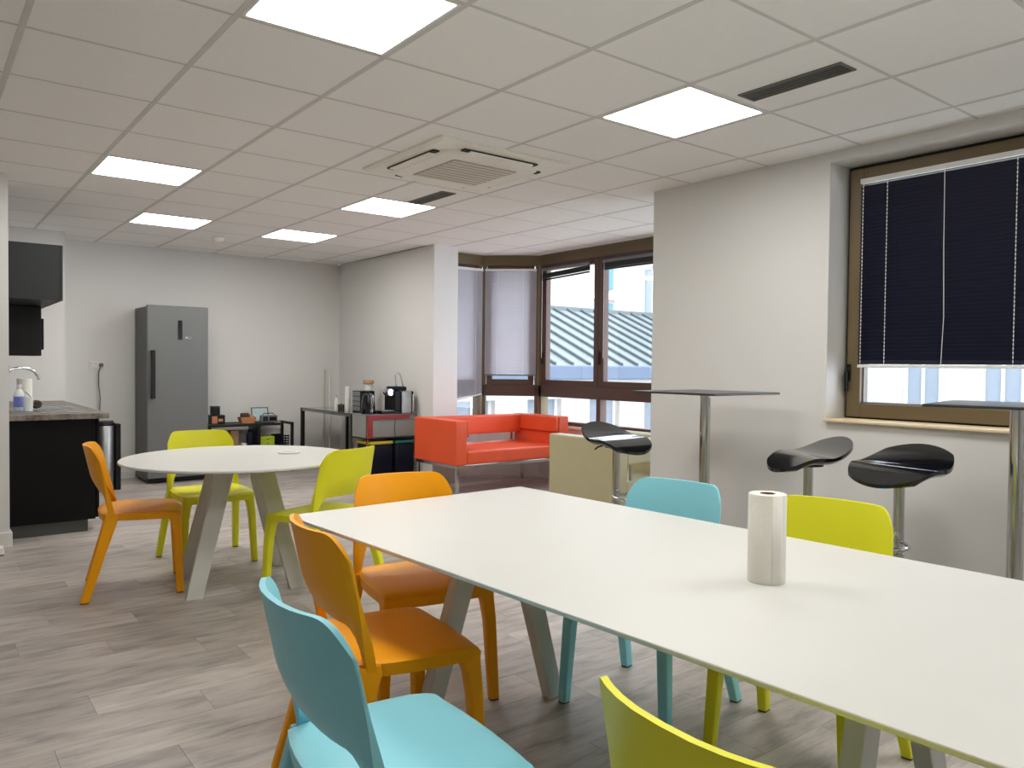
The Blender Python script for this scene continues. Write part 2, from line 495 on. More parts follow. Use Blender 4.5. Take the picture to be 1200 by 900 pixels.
# cassette air conditioner
ac = thing('ceiling_cassette', 'cream square air conditioning cassette with a grey centre grille set in the ceiling', 'air conditioner', (ACX, ACY, CZ))
h = ACS/2
bm = bmesh.new()
loft(bm, [rrect(0, 0, 0, ACS, ACS, .04, 48), rrect(0, 0, -.012, ACS, ACS, .04, 48), rrect(0, 0, -.022, ACS-.05, ACS-.05, .05, 48)])
finish('housing', bm, 'acw', ac)
bm = bmesh.new()
loft(bm, [rrect(0, 0, -.022, .74, .74, .3, 48), rrect(0, 0, -.038, .72, .72, .3, 48), rrect(0, 0, -.044, .69, .69, .3, 48)])
finish('cover', bm, 'acw', ac)
box('grille', -.235, .235, -.235, .235, -.05, -.044, 'grille', ac, bevel=.004)
for k in range(9): box('grille_bar', -.225, .225, -.217+k*.0535, -.211+k*.0535, -.0525, -.05, 'acw', ac)
for k in range(4):
    a = k*PI/2
    bm = bmesh.new(); bxa(bm, -.27, .27, .352, .40, -.031, -.0215)
    bmesh.ops.rotate(bm, verts=bm.verts[:], matrix=Matrix.Rotation(a, 3, 'Z'))
    sl = finish('air_slot', bm, 'ventd', ac)
    bm = bmesh.new(); bxa(bm, -.23, .23, .358, .405, -.040, -.033)
    bmesh.ops.rotate(bm, verts=bm.verts[:], matrix=Matrix.Rotation(a, 3, 'Z'))
    finish('louvre', bm, 'acw', ac)

# slotted vents
def vent(cx, cy, label, w=.125, l=.5):
    t = thing('ceiling_vent', label, 'ceiling vent', (cx, cy, CZ), 0, 'slotted ceiling vents')
    boxes('frame', [(-w/2, -w/2+.012, -l/2, l/2, -.006, 0), (w/2-.012, w/2, -l/2, l/2, -.006, 0),
                    (-w/2+.012, w/2-.012, -l/2, -l/2+.012, -.006, 0), (-w/2+.012, w/2-.012, l/2-.012, l/2, -.006, 0)], 'vent', t)
    box('backing', -w/2+.012, w/2-.012, -l/2+.012, l/2-.012, -.002, -.0005, 'ventd', t)
    for k in range(4):
        x = -w/2+.027+k*.0235
        box('slat', x-.004, x+.004, -l/2+.012, l/2-.012, -.0055, -.002, 'vent', t)
vent(GX+T*4.56, GY-T*2.5, 'narrow dark slotted ceiling vent beside the light panel by the right wall')
vent(GX+T*4.6, GY+T*2.58, 'narrow dark slotted ceiling vent between the cassette unit and a light panel')
sd = thing('smoke_detector', 'small round off-white smoke detector on the ceiling near the fridge', 'smoke detector', (GX+T*3.52, GY+T*7.55, CZ))
lathe('body', [(0, 0), (.055, 0), (.055, -.02), (.035, -.04), (0, -.042)], 'acw', sd)
lathe('mount', [(0, 0), (.062, 0), (.062, -.008), (0, -.008)], 'white', sd)

# ---- windows
def rect_frame(name, parent, m, a0, a1, z0, z1, w, d0, d1, wt=None, wb=None):
    """frame in local coords: x along the window, y depth, z up"""
    wt = wt or w; wb = wb or w
    return boxes(name, [(a0, a0+w, d0, d1, z0, z1), (a1-w, a1, d0, d1, z0, z1),
                        (a0+w, a1-w, d0, d1, z0, z0+wb), (a0+w, a1-w, d0, d1, z1-wt, z1)], m, parent, .004)
def win_root(name, p, q):
    """root at p, local x towards q, local +y to the outside (left of p->q)"""
    o = bpy.data.objects.new(name, None); C.objects.link(o); struct(o)
    d = Vector((q[0]-p[0], q[1]-p[1])); o.location = (p[0], p[1], 0); o.rotation_euler = (0, 0, math.atan2(d.y, d.x))
    return o, d.length
def bay_window(name, p, q, sashes, post=.05, handles=()):
    r, L = win_root(name, p, q)
    m = 'frameb'
    box('header', 0, L, .0, .12, 2.40, CZ-.001, 'frame', r)
    box('bottom_rail', 0, L, .0, .10, ZS+.001, ZS+.055, m, r, .004)
    box('sill_board', 0, L, -.03, .0, ZS-.02, ZS+.012, 'white', r, .004)
    box('transom', 0, L, .0, .10, .915, 1.045, m, r, .004)
    box('post', 0, post, .0, .11, ZS+.055, 2.40, 'frame', r, .004)
    box('post', L-post, L, .0, .11, ZS+.055, 2.40, 'frame', r, .004)
    w = (L-2*post)/sashes
    for k in range(sashes):
        a = post + k*w; b = a + w
        if k: box('mullion', a-.03, a+.03, .005, .10, ZS+.055, 2.40, m, r, .004)
        s = rect_frame('sash', r, m, a+.012, b-.012, 1.045, 2.398, .062, .0, .07)
        pn = box('pane', a+.074, b-.074, .032, .04, 1.107, 2.336, 'glass', r)
        if k in handles:
            hd = box('window_handle', a+.012 if k == 0 else a+.014, a+.034, -.02, -.001, 1.28, 1.42, 'black', r, .004)
        lo = a + (.03 if k else 0); hi = b - (.03 if k < sashes-1 else 0)
        box('pane', lo, hi, .045, .053, ZS+.055, .915, 'glass', r)
    return r, L
# local x runs so that +y points outside: walk the bay from the near side back to the far side => outside on the right; so walk reversed
def bw_(name, p, q, n, **k): return bay_window(name, q, p, n, **k)
def fix(p, q):  # ensure outside on left
    return p, q
w1, L1 = bay_window('window_1', (4.62, YA1), CORN1, 1)
w2, L2 = bay_window('window_2', CORN1, CORN2, 1, post=.045)
w3, L3 = bay_window('window_3', CORN2, CORN3, 3, handles=(0, 1, 2))
w4, L4 = bay_window('window_4', CORN3, CORN4, 1, post=.045)
w5, L5 = bay_window('window_5', CORN4, (4.52, YA2), 1)

# right window: recess in the wall, brown frame
wn, LW = win_root('window_6', (4.40, WY1), (4.40, WY0))
rect_frame('outer_frame', wn, 'dark', .002, LW-.002, WZ0+.002, WZ1-.002, .022, .03, .1)
rect_frame('frame', wn, 'frame', .024, LW-.024, WZ0+.024, WZ1-.024, .082, .0, .09)
for a, b in ((.106, LW-.106),):
    box('pane', a, b, .05, .058, WZ0+.106, WZ1-.106, 'glass', wn)
bead = rect_frame('glazing_bead', wn, 'greym',   .106, LW-.106, WZ0+.106, WZ1-.106, .008, .03, .05)
hd = box('window_handle', .028, .05, -.012, -.0005, 1.19, 1.29, 'black', wn, .004)
hg = box('handle_grip', .03, .046, -.04, -.013, 1.13, 1.245, 'black', wn, .006)
wv, LV = win_root('window_added', (4.40, VY1), (4.40, VY0))  # added unseen window, lets in more daylight to brighten the ceiling
rect_frame('outer_frame', wv, 'dark', .002, LV-.002, WZ0+.002, WZ1-.002, .022, .03, .1)
rect_frame('frame', wv, 'frame', .024, LV-.024, WZ0+.024, WZ1-.024, .082, .0, .09)
box('pane', .106, LV-.106, .05, .058, WZ0+.106, WZ1-.106, 'glass', wv)
struct(box('trim_sill_added', XW-.035, 4.40, VY0+.002, VY1-.002, WZ0, WZ0+.016, 'sill', bevel=.004))  # sill of the added window
sl = struct(box('trim_sill_1', XW-.035, 4.40, WY0+.002, WY1-.002, WZ0, WZ0+.016, 'sill', bevel=.004))

# blinds -------------------------------------------------------------
def slat_mesh(w, L, curve=.003):
    bm = bmesh.new(); n = 5
    row = []
    for k in range(n):
        s = -w/2 + w*k/(n-1); zz = curve*(1-(2*s/w)**2)
        row.append((bm.verts.new((0, s, zz)), bm.verts.new((L, s, zz))))
    for a, b in zip(row[:-1], row[1:]): bm.faces.new((a[0], a[1], b[1], b[0]))
    me = bpy.data.meshes.new('slat'); bm.to_mesh(me); bm.free()
    for p in me.polygons: p.use_smooth = True
    return me
def blind(label, p, rz, L, ztop, zbot, m, pitch=.0215, w=.025, tilt=62, head='cord', joined=False, cords=(.07, .93), rail='cord', slant=0, wand=None, light_dots=False):
    t = thing('venetian_blind', label, 'blind', (p[0], p[1], zbot), rz)
    n = int((ztop-zbot-.045)/pitch); me = slat_mesh(w, L); me.materials.append(MT[m])
    H = ztop-zbot
    box('head_rail', 0, L, -.014, .014, H-.028, H, head, t, .003)
    if joined:
        bm = bmesh.new()
        for k in range(n):
            fr = 1 - k/max(1, n-1)
            tmp = bmesh.new(); tmp.from_mesh(me)
            bmesh.ops.rotate(tmp, verts=tmp.verts[:], matrix=Matrix.Rotation(math.radians(-tilt), 3, 'X'))
            for v in tmp.verts: v.co.z += .022 + (k+.4)*pitch + slant*fr*(v.co.x/L)
            mm = bpy.data.meshes.new('tmp'); tmp.to_mesh(mm); tmp.free(); bm.from_mesh(mm); bpy.data.meshes.remove(mm)
        so = finish('slats', bm, m, t, True); so['kind'] = 'stuff'
    else:
        for k in range(n):
            o = bpy.data.objects.new('slat', me); C.objects.link(o); o.parent = t
            o.location = (0, 0, .022+(k+.4)*pitch); o.rotation_euler = (math.radians(-tilt), 0, 0)
    br = box('bottom_rail', 0, L, -.011, .011, 0, .016, rail, t, .003)
    if slant: br.rotation_euler = (0, -math.atan2(slant, L), 0); br.location.z += slant/2
    for c in cords:
        if light_dots:
            bm = bmesh.new()
            for k in range(n):
                z = .022+(k+.4)*pitch
                loft(bm, [rrect(c*L, -w*.62, z, .005, .004, .8, 8), rrect(c*L, -w*.62, z+.011, .005, .004, .8, 8)])  # white dashes on the cord stand for light through the slat holes
            bxa(bm, c*L-.0006, c*L+.0006, -w*.62-.0006, -w*.62+.0006, .01, H-.02)
            finish('ladder_cord', bm, 'cord', t)
            continue
        tube('ladder_cord', [(c*L, -w*.62, .01 + slant*c), (c*L, -w*.62, H-.02)], .0022, 'cord', t, 6)
    if wand is not None:
        tube('pull_cord', [(wand*L, -.03, H-.02), (wand*L+.004, -.032, H*.6), (wand*L+.012, -.032, H*.25), (wand*L, -.03, -.02)], .0018, 'cord', t, 6)
    return t
blind('dark navy slatted blind closed over the brown-framed window in the right wall', (4.385, WY1-.1), -90, LW-.2, 2.365, 1.27, 'navy', cords=(.012, .095, .481, .9), wand=.28, light_dots=True)  # first cord stands in for daylight leaking past the blind's edge
# bay blinds
blind('pale slatted blind hanging unevenly by the white pillar, its lower edge slanting', (4.66, YA1-.02), 0, .5, 2.36, .83, 'slat', joined=True, pitch=.02, cords=(.8,), slant=.10, tilt=58)
d2 = Vector((CORN2[0]-CORN1[0], CORN2[1]-CORN1[1])); a2 = math.degrees(math.atan2(d2.y, d2.x)); n2 = Vector((d2.y, -d2.x)).normalized()
p2 = Vector(CORN1) + d2.normalized()*.035 + n2*.02
blind('pale grey slatted blind let down over the angled bay window', (p2.x, p2.y), a2, d2.length-.065, 2.36, 1.145, 'slat', joined=True, pitch=.02, cords=(.25, .75), tilt=62, rail='greym')
def raised(label, ya, yb, tilt=0):
    t = thing('raised_blind', label, 'blind', (XBAY-.03, ya, 2.25), -90)
    L = abs(ya-yb)
    box('head_rail', 0, L, -.014, .014, .075, .105, 'greym', t, .003)
    b = box('slat_stack', .0, L, -.014, .014, .02, .072, 'dark', t, .003)
    c = box('bottom_rail', .0, L, -.013, .013, .0, .016, 'dark', t, .003)
    if tilt:
        for o in (b, c): o.rotation_euler = (0, math.radians(tilt), 0)
        b.location.z -= .015; c.location.z -= .02
    tube('pull_cord', [(.03, -.02, .08), (.03, -.02, -.9)], .002, 'cord', t, 6)
raised('dark blind pulled up askew over the bay sash beside the angled window', 6.70, 5.93, -2.2)
raised('dark blind pulled up straight over the middle bay sash', 5.72, 4.98)

# ================================================================== FURNITURE
# ---- chairs
def make_chair(col, label):
    t = thing('plastic_chair', label, 'chair')
    # seat
    def st(u, v):
        k = .26 if v > 0 else .5
        x = .226*u*math.sqrt(1-k*v*v/2)*(1 + .02*v); y = .212*v*math.sqrt(1-k*u*u/2)
        z = .456 - .010*(1-u*u)*(1-v*v) - .014*max(0, (v-.6)/.4)**2 - .003*v
        e = max(abs(u), abs(v)); z -= .007*smooth(e, .93, 1)
        return Vector((x, y+.004, z))
    def sb(u, v):
        p = st(u, v); e = max(abs(u), abs(v)); p.z -= .016 + .020*smooth(e, .75, 1)
        if e > .99: p.x *= .985; p.y *= .985
        return p
    uv = [-1, -.985, -.93, -.82, -.65, -.4, -.15, .15, .4, .65, .82, .93, .985, 1]
    shell('seat', uv, uv, st, sb, col, t)
    # backrest, open between its lower edge and the seat
    us = [-1, -.985, -.95, -.91, -.87, -.83, -.79, -.74, -.68, -.6, -.45, -.25, 0, .25, .45, .6, .68, .74, .79, .83, .87, .91, .95, .985, 1]
    vs = lins(0, 1, 15)
    def zz(u, v):
        a = abs(u)
        zl = .435 + .118*(1-smooth(a, .70, .96))
        zt = .81 - .075*max(0, (a-.66)/.34)**3.2
        return zl + (zt-zl)*v
    def bk(u, v):
        z = zz(u, v); k = smooth(z, .44, .82)
        x = u*(.224 - .018*k)
        y = -.135 - .075*max(0, (z-.44)/.38)**1.15 - .068*(1-abs(u)**2.4)*smooth(z, .42, .66)
        return Vector((x, y, z))
    def th(u, v):
        z = zz(u, v); e = smooth(abs(u), .93, 1)
        return .013 + .020*smooth(abs(u), .78, .93)*(1-smooth(z, .47, .66)) - .006*e
    shell('backrest', us, vs, lambda u, v: bk(u, v)+Vector((0, th(u, v)/2, 0)), lambda u, v: bk(u, v)-Vector((0, th(u, v)/2, 0)), col, t)
    for s in (-1, 1):
        bm = bmesh.new()
        loft(bm, [rrect(s*.180, .165, .438, .070, .070), rrect(s*.186, .172, .41, .062, .062), rrect(s*.194, .180, .375, .048, .050), rrect(s*.203, .186, .30, .043, .044), rrect(s*.218, .198, .006, .036, .036)])
        lg = finish('leg', bm, col, t, True); lg.data.set_sharp_from_angle(angle=math.radians(60))
        bm = bmesh.new(); loft(bm, [rrect(s*.218, .198, .006, .033, .033), rrect(s*.218, .198, 0, .033, .033)]); finish('foot_pad', bm, 'foot', lg)
        bm = bmesh.new()
        loft(bm, [rrect(s*.205, -.136, .449, .030, .060), rrect(s*.207, -.137, .43, .036, .068), rrect(s*.212, -.150, .38, .040, .064), rrect(s*.221, -.180, .28, .040, .056), rrect(s*.246, -.261, .006, .034, .044)])
        lg = finish('leg', bm, col, t, True); lg.data.set_sharp_from_angle(angle=math.radians(60))
        bm = bmesh.new(); loft(bm, [rrect(s*.246, -.261, .006, .031, .041), rrect(s*.246, -.261, 0, .031, .041)]); finish('foot_pad', bm, 'foot', lg)
    return t
protos = {}
def chair(col, x, y, rz, label):
    if col not in protos: t = protos[col] = make_chair(col, label)
    else: t = copy_tree(protos[col])
    t['label'] = label; t['group'] = 'plastic chairs at the two white tables'
    t.location = (x, y, 0); t.rotation_euler = (0, 0, math.radians(rz))
chair('orange', 1.015, 4.703, -102, 'orange plastic chair at the round table, on the kitchen side')
chair('lime', 1.51, 5.08, 180, 'lime plastic chair at the round table, on the fridge side')
chair('lime', 1.797, 4.03, 23, 'lime plastic chair at the round table, its back towards the big table')
chair('orange', 1.553, 2.558, 170, 'orange plastic chair pushed in at the end of the big white table')
chair('orange', 1.13, 2.048, -97, 'orange plastic chair on the long side of the big table, beside a blue chair')
chair('blue', .82, 1.43, -93.5, 'light blue plastic chair between an orange and a lime chair along the big table')
chair('lime', 1.02, .62, -95, 'lime plastic chair beside a light blue chair, opposite the other lime one')
chair('blue', 2.162, 1.964, 99.8, 'light blue plastic chair on the bar-table side of the big white table')
chair('lime', 2.258, 1.37, 99, 'lime plastic chair on the bar-table side of the big white table')

# ---- big table
bt = thing('dining_table', 'large rectangular white table with splayed legs and a paper roll on top', 'table', (1.669, 1.502, 0), 3)
W2, L2_ = .55, 1.18
box('tabletop', -W2, W2, -L2_, L2_, .708, .72, 'top', bt, .003)
box('apron_beam', -.09, .09, -.85, .85, .668, .7075, 'tleg', bt, .004)
def leg_blade(parent, base, top, w, d, ztop, m='tleg'):
    bm = bmesh.new()
    loft(bm, [rrect(base[0], base[1], 0, w*.85, d, .12, 16), rrect(top[0], top[1], ztop, w, d, .12, 16)])
    return finish('leg', bm, m, parent)
for sy in (-1, 1):
    box('leg_bracket', -.16, .16, sy*.69-.05, sy*.69+.05, .66, .7075, 'tleg', bt, .004)
    for sx in (-1, 1):
        leg_blade(bt, (sx*.305, sy*.70), (sx*.09, sy*.685), .085, .045, .69)

# ---- round table
rt = thing('round_table', 'round white table with four splayed white legs near the kitchen', 'table', (1.505, 4.488, 0), -11)
lathe('tabletop', [(0, .705), (.626, .705), (.636, .709), (.636, .716), (.632, .72), (0, .72)], 'top', rt, 72)
boxes('under_frame', [(-.17, .17, -.21, -.13, .67, .7045), (-.17, .17, .13, .21, .67, .7045), (-.04, .04, -.13, .13, .67, .7045)], 'tleg', rt, .004)
for sx in (-1, 1):
    for sy in (-1, 1):
        leg_blade(rt, (sx*.27, sy*.27), (sx*.10, sy*.17), .10, .05, .69)
ds = thing('table_cap', 'small round white cap lying on the round table', 'cap', (1.80, 4.50, .72))
lathe('rim', [(0, 0), (.062, 0), (.066, .004), (.066, .008), (.05, .010), (0, .010)], 'white', ds)
lathe('centre_disc', [(0, .010), (.045, .010), (.043, .013), (0, .013)], 'top', ds)

# ---- paper roll
pr_ = thing('paper_roll', 'upright white paper towel roll on the big white table', 'paper roll', (1.715, 1.145, .72))
lathe('paper', [(.019, 0), (.045, 0), (.0465, .003), (.0465, .220), (.045, .223), (.019, .223), (.019, 0)], 'paper', pr_, 40)
lathe('core', [(.0175, .001), (.0188, .001), (.0188, .2235), (.0175, .2235), (.0175, .001)], 'card', pr_, 32)
bm = bmesh.new()
for k in range(8):
    a = -.35 + k*.05
for r in (0,):
    ring = [(.0468*math.cos(a), .0468*math.sin(a)) for a in lins(-2.3, -1.7, 8)]
    ring = [(x*(1+.018*i/7), y*(1+.018*i/7)) for i, (x, y) in enumerate(ring)]
    lo = [bm.verts.new((x, y, .001)) for x, y in ring]; hi = [bm.verts.new((x, y, .222)) for x, y in ring]
    for i in range(7): bm.faces.new((lo[i], lo[i+1], hi[i+1], hi[i]))
fp = finish('loose_sheet', bm, 'paper', pr_, True)
so = fp.modifiers.new('sol', 'SOLIDIFY'); so.thickness = .0006

# ---- bar tables
def bar_table(x, y, rz, label, s=.30, z=1.12):
    t = thing('bar_table', label, 'bar table', (x, y, 0), rz, 'tall bar tables by the right wall')
    box('tabletop', -s, s, -s, s, z-.012, z, 'bartop', t, .003)
    box('mount_plate', -.13, .13, -.13, .13, z-.018, z-.0125, 'blackm', t, .002)
    lathe('column', [(0, .022), (.031, .022), (.031, z-.019), (0, z-.019)], 'chrome', t, 32)
    lathe('base', [(0, 0), (.215, 0), (.215, .006), (.10, .015), (.04, .022), (0, .022)], 'chrome', t, 40)
    lathe('base_collar', [(.032, .022), (.05, .022), (.042, .045), (.032, .05)], 'chrome', t, 32)
bar_table(3.70, 2.90, 0, 'tall square dark-topped bar table on a chrome column, close to the pillar of the bay')
bar_table(3.65, 1.25, 12, 'tall square dark-topped bar table in front of the dark-blinded window')

# ---- bar stools
def make_stool():
    t = thing('bar_stool', '', 'bar stool')
    # seat: S-curve, raised back lip, front turned down ; local +y = front
    def cy(v):   # path along the depth, v -1 (back) .. 1 (front)
        y = .185*v
        z = .092*max(0, -v-.05)**1.6 - .07*max(0, v-.28)**1.5/.6
        return y, z
    def stp(u, v):
        kk = .84
        vv = v*math.sqrt(1-kk*u*u/2); x = .205*u*math.sqrt(1-kk*v*v/2)
        y, z = cy(vv)
        return Vector((x, y, z))
    def sbt(u, v):
        p = stp(u, v); e = max(abs(u), abs(v)); p.z -= .034 - .018*smooth(e, .85, 1); return p
    uv = lins(-1, 1, 21)
    s = shell('seat', uv, uv, stp, sbt, 'blackgl', t)
    s.location.z = .84
    lathe('seat_plate', [(0, .782), (.07, .782), (.075, .80), (.05, .806), (0, .806)], 'blackm', t)
    lathe('column', [(0, .02), (.026, .02), (.026, .45), (.023, .452), (.023, .782), (0, .782)], 'chrome', t, 28)
    lathe('base', [(0, 0), (.19, 0), (.19, .006), (.09, .016), (.035, .03), (0, .03)], 'chrome', t, 40)
    tube('foot_rest', [(-.024, 0, .50)] + [(.10*math.sin(a), .11 + .10*math.cos(a), .50) for a in lins(-PI*.8, PI*.8, 24)] + [(.024, 0, .50)], .009, 'chrome', t, 10)
    tube('height_lever', [(.02, .0, .80), (.08, -.02, .80), (.13, -.03, .788), (.15, -.032, .775)], .005, 'blackm', t, 8)
    return t
st0 = make_stool()
def stool(o, x, y, rz, dz, label):
    o.location = (x, y, 0); o.rotation_euler = (0, 0, math.radians(rz)); o['label'] = label; o['group'] = 'black bar stools by the bar tables'
stools = [st0, copy_tree(st0), copy_tree(st0)]
stool(stools[0], 3.31, 3.24, 182, 0, 'black bar stool standing in front of the beige armchair and bay window')
stool(stools[1], 3.50, 2.11, 58, 0, 'black bar stool against the wall between the two bar tables, seen from its side')
stool(stools[2], 3.44, 1.635, 84, 0, 'black glossy bar stool beside the bar table under the dark-blinded window')

# ---- sofa and armchair
def cushion(name, x0, x1, y0, y1, z0, z1, m, parent, bev=.025):
    return box(name, x0, x1, y0, y1, z0, z1, m, parent, bev, 3, False)
def sofa(t, W, D, H, m, leg='chrome', zs=.31, low=0, sh=.135):
    """origin at centre of footprint, front towards -y"""
    a = .13
    for s in (-1, 1):
        x0, x1 = (-W/2, -W/2+a) if s < 0 else (W/2-a, W/2)
        ar = cushion('armrest', x0, x1, -D/2, D/2, zs-low, H, m, t, .012)
        # inner roll pad on top of the arm
        xi0, xi1 = (x1-.001, x1+.035) if s < 0 else (x0-.035, x0+.001)
        cushion('arm_pad', xi0, xi1, -D/2+.012, D/2-.14, H-.16, H-.004, m, t, .010)
    cushion('back_bolster', -W/2+a+.001, W/2-a-.001, D/2-.13, D/2-.002, H-.20, H-.004, m, t, .02)
    st = cushion('seat', -W/2+a+.001, W/2-a-.001, -D/2+.004, D/2-.01, zs+.001, zs+sh, m, t, .02)
    boxes('base_rail', [(-W/2+.02, W/2-.02, -D/2+.02, -D/2+.05, zs-.032, zs-.001), (-W/2+.02, W/2-.02, D/2-.05, D/2-.02, zs-.032, zs-.001),
                        (-W/2+.02, -W/2+.05, -D/2+.05, D/2-.05, zs-.032, zs-.001), (W/2-.05, W/2-.02, -D/2+.05, D/2-.05, zs-.032, zs-.001)], leg, t, .002)
    for sx in (-1, 1):
        for sy in (-1, 1):
            x, y = sx*(W/2-.05), sy*(D/2-.05)
            box('leg', x-.014, x+.014, y-.014, y+.014, .0, zs-.032, leg, t, .002)
            box('back_strut', sx*(W/2-a-.06)-.012, sx*(W/2-a-.06)+.012, D/2-.03, D/2-.016, zs+sh+.001, H-.201, leg, t) if sy > 0 else None
s1 = thing('sofa', 'coral red two-seat leather sofa on slim chrome legs in front of the bay', 'sofa', (4.745, 6.42, 0))
sofa(s1, 1.42, .76, .735, 'red')
s2 = thing('armchair', 'beige leather armchair turned towards the red sofa, behind a bar stool', 'armchair', (4.73, 4.62, 0), 180)
sofa(s2, .84, .80, .685, 'beige', zs=.10, low=0, sh=.26)

# ---- fridge
fr = thing('fridge', 'tall grey single-door fridge standing against the back wall', 'fridge', (2.222, 8.56, 0))
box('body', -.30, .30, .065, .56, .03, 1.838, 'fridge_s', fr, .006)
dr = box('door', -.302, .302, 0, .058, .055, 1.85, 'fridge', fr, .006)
box('plinth', -.28, .28, .07, .54, 0, .03, 'black', fr)
box('base_grille', -.29, .29, .03, .064, .012, .05, 'black', fr, .003)
hb = box('handle', -.275, -.235, -.055, -.03, .885, 1.385, 'blackm', fr, .006)
boxes('handle_mount', [(-.272, -.238, -.03, -.0005, .89, .93), (-.272, -.238, -.03, -.0005, 1.34, 1.38)], 'blackm', fr, .003)
box('display', -.005, .038, -.008, -.0005, 1.50, 1.70, 'blackgl', fr, .003)
bd = lathe('badge', [(0, 0), (.034, 0), (.034, .004), (0, .005)], 'chrome', fr, 32)
bd.rotation_euler = (PI/2, 0, 0); bd.scale = (1, .45, 1); bd.location = (.10, -.0005, 1.522)

# ---- kitchen
kb = thing('base_cabinet', 'black kitchen base unit with a dark grey plinth under the worktop', 'cabinet', (.80, 6.44, 0))
box('carcass', -.295, .29, .02, 2.16, .10, .835, 'cab', kb)
box('end_panel', -.295, .285, 0, .019, .09, .836, 'cab', kb, .002)
box('plinth', -.295, .235, .012, 2.15, 0, .0895, 'kick', kb)
for k in range(4):
    y0 = .004 + k*.54
    d = box('door', .291, .31, y0, y0+.534, .10, .834, 'cabg' if k == 9 else 'cab', kb, .002)
    hh = box('door_handle', 0, .012, 0, .16, 0, .012, 'steel', kb, .002)
    hh.location = (.318, y0+.27, .77)
ct = thing('worktop', 'mottled grey laminate kitchen worktop over the black units', 'worktop', (.80, 6.40, .837))
box('slab', -.298, .372, 0, 2.215, 0, .042, 'counter', ct, .004)
box('upstand', -.299, -.285, .005, 2.215, .0425, .06, 'steel', ct)
sk = thing('sink', 'stainless steel inset sink with a ribbed drainer on the worktop', 'sink', (.80, 6.98, .8795))
boxes('rim', [(-.22, .26, -.45, -.43, 0, .006), (-.22, .26, .43, .45, 0, .006), (-.22, -.20, -.43, .43, 0, .006), (.24, .26, -.43, .43, 0, .006)], 'steel', sk, .002)
box('drainer', -.20, .24, -.43, .02, 0, .003, 'steel', sk)
for k in range(7): box('drainer_rib', -.17+k*.058, -.155+k*.058, -.40, 0, .003, .007, 'steel', sk, .001)
boxes('bowl', [(-.20, .24, .02, .03, 0, .004), (-.18, .22, .05, .41, 0, .0015), (-.20, -.18, .03, .43, 0, .004), (.22, .24, .03, .43, 0, .004), (-.18, .22, .41, .43, 0, .004)], 'greym', sk)
fa = thing('tap', 'tall chrome swan-neck kitchen tap over the sink', 'tap', (.548, 6.66, .8795))
lathe('base', [(0, 0), (.02, 0), (.02, .02), (.015, .03), (0, .03)], 'chrome', fa)
tube('spout', [(0, 0, .03), (0, 0, .25), (.006, .01, .29), (.03, .02, .318), (.08, .05, .328), (.15, .09, .322), (.19, .11, .30), (.21, .12, .265), (.215, .122, .24)], .011, 'chrome', fa, 12)
tube('lever', [(0, 0, .10), (.0, -.05, .12), (.0, -.075, .13)], .006, 'chrome', fa, 8)
lathe('spout_knob', [(0, 0), (.016, 0), (.018, .012), (.016, .026), (0, .028)], 'black', fa, loc=(.0, -.005, .325))
kr = thing('kitchen_roll', 'white kitchen paper roll standing by the sink', 'paper roll', (.735, 7.42, .8863))
lathe('paper', [(.02, 0), (.055, 0), (.055, .23), (.02, .23), (.02, 0)], 'paper', kr)
lathe('core', [(.0185, .001), (.0198, .001), (.0198, .229), (.0185, .229), (.0185, .001)], 'card', kr)
sb_ = thing('soap_bottle', 'clear soap bottle with a blue label by the tap', 'bottle', (.645, 6.86, .8835))
lathe('bottle', [(0, 0), (.034, 0), (.036, .01), (.036, .12), (.026, .15), (.013, .165), (.013, .18), (0, .18)], 'clear', sb_)
lathe('label_band', [(.0365, .03), (.037, .03), (.037, .11), (.0365, .11)], 'label', sb_)
lathe('cap', [(0, .18), (.016, .18), (.016, .20), (0, .20)], 'white', sb_)
gl = thing('drinking_glass', 'small drinking glass upside down on the drainer', 'glass', (.69, 6.74, .8865))
lathe('wall', [(.028, 0), (.030, 0), (.034, .10), (.032, .10), (.028, 0)], 'clear', gl)
lathe('bottom', [(0, 0), (.028, 0), (.028, .006), (0, .006)], 'clear', gl)
sp = thing('dish_brush', 'dark bristly dish brush leaning by the kitchen roll', 'brush', (.76, 6.93, .8865))
bm = bmesh.new()
bmesh.ops.create_icosphere(bm, subdivisions=3, radius=.038)
for v in bm.verts: v.co *= 1 + random.uniform(-.22, .22); v.co.z = v.co.z*.8 + .04
finish('bristles', bm, 'foot', sp)
tube('handle', [(0, 0, .05), (-.03, .03, .10), (-.06, .05, .14)], .006, 'steel', sp, 8)
# wall units
wc = thing('wall_cabinet', 'charcoal wall cabinet hung high over the worktop', 'cabinet', (.69, 6.45, 1.70))
box('carcass', -.189, .17, .019, 1.46, 0.002, .396, 'cabg', wc)
box('end_panel', -.189, .17, 0, .018, 0, .398, 'cabg', wc, .002)
for k in range(3): box('door', .171, .189, .002+k*.486, .484+k*.486, .0, .398, 'cabg', wc, .002)
hc_ = thing('microwave', 'black microwave hung under the wall cabinet', 'microwave', (.66, 7.22, 1.302))
box('body', -.159, .172, 0, .5, 0, .394, 'black', hc_, .004)
box('door', .173, .192, .02, .46, .05, .30, 'black', hc_, .006)
box('door_glass', .1925, .194, .06, .36, .09, .26, 'blackgl', hc_)
hl = box('handle', .1935, .205, .38, .40, .08, .28, 'steel', hc_, .003)
br_ = thing('under_cabinet_rail', 'slim steel rail on the splashback under the wall units', 'rail', (.503, 7.3, 1.22))
tube('bar', [(.03, -.5, 0), (.03, .6, 0)], .006, 'steel', br_, 8)
for y_ in (-.45, .55): box('bracket', 0, .03, y_-.008, y_+.008, -.008, .008, 'steel', br_)

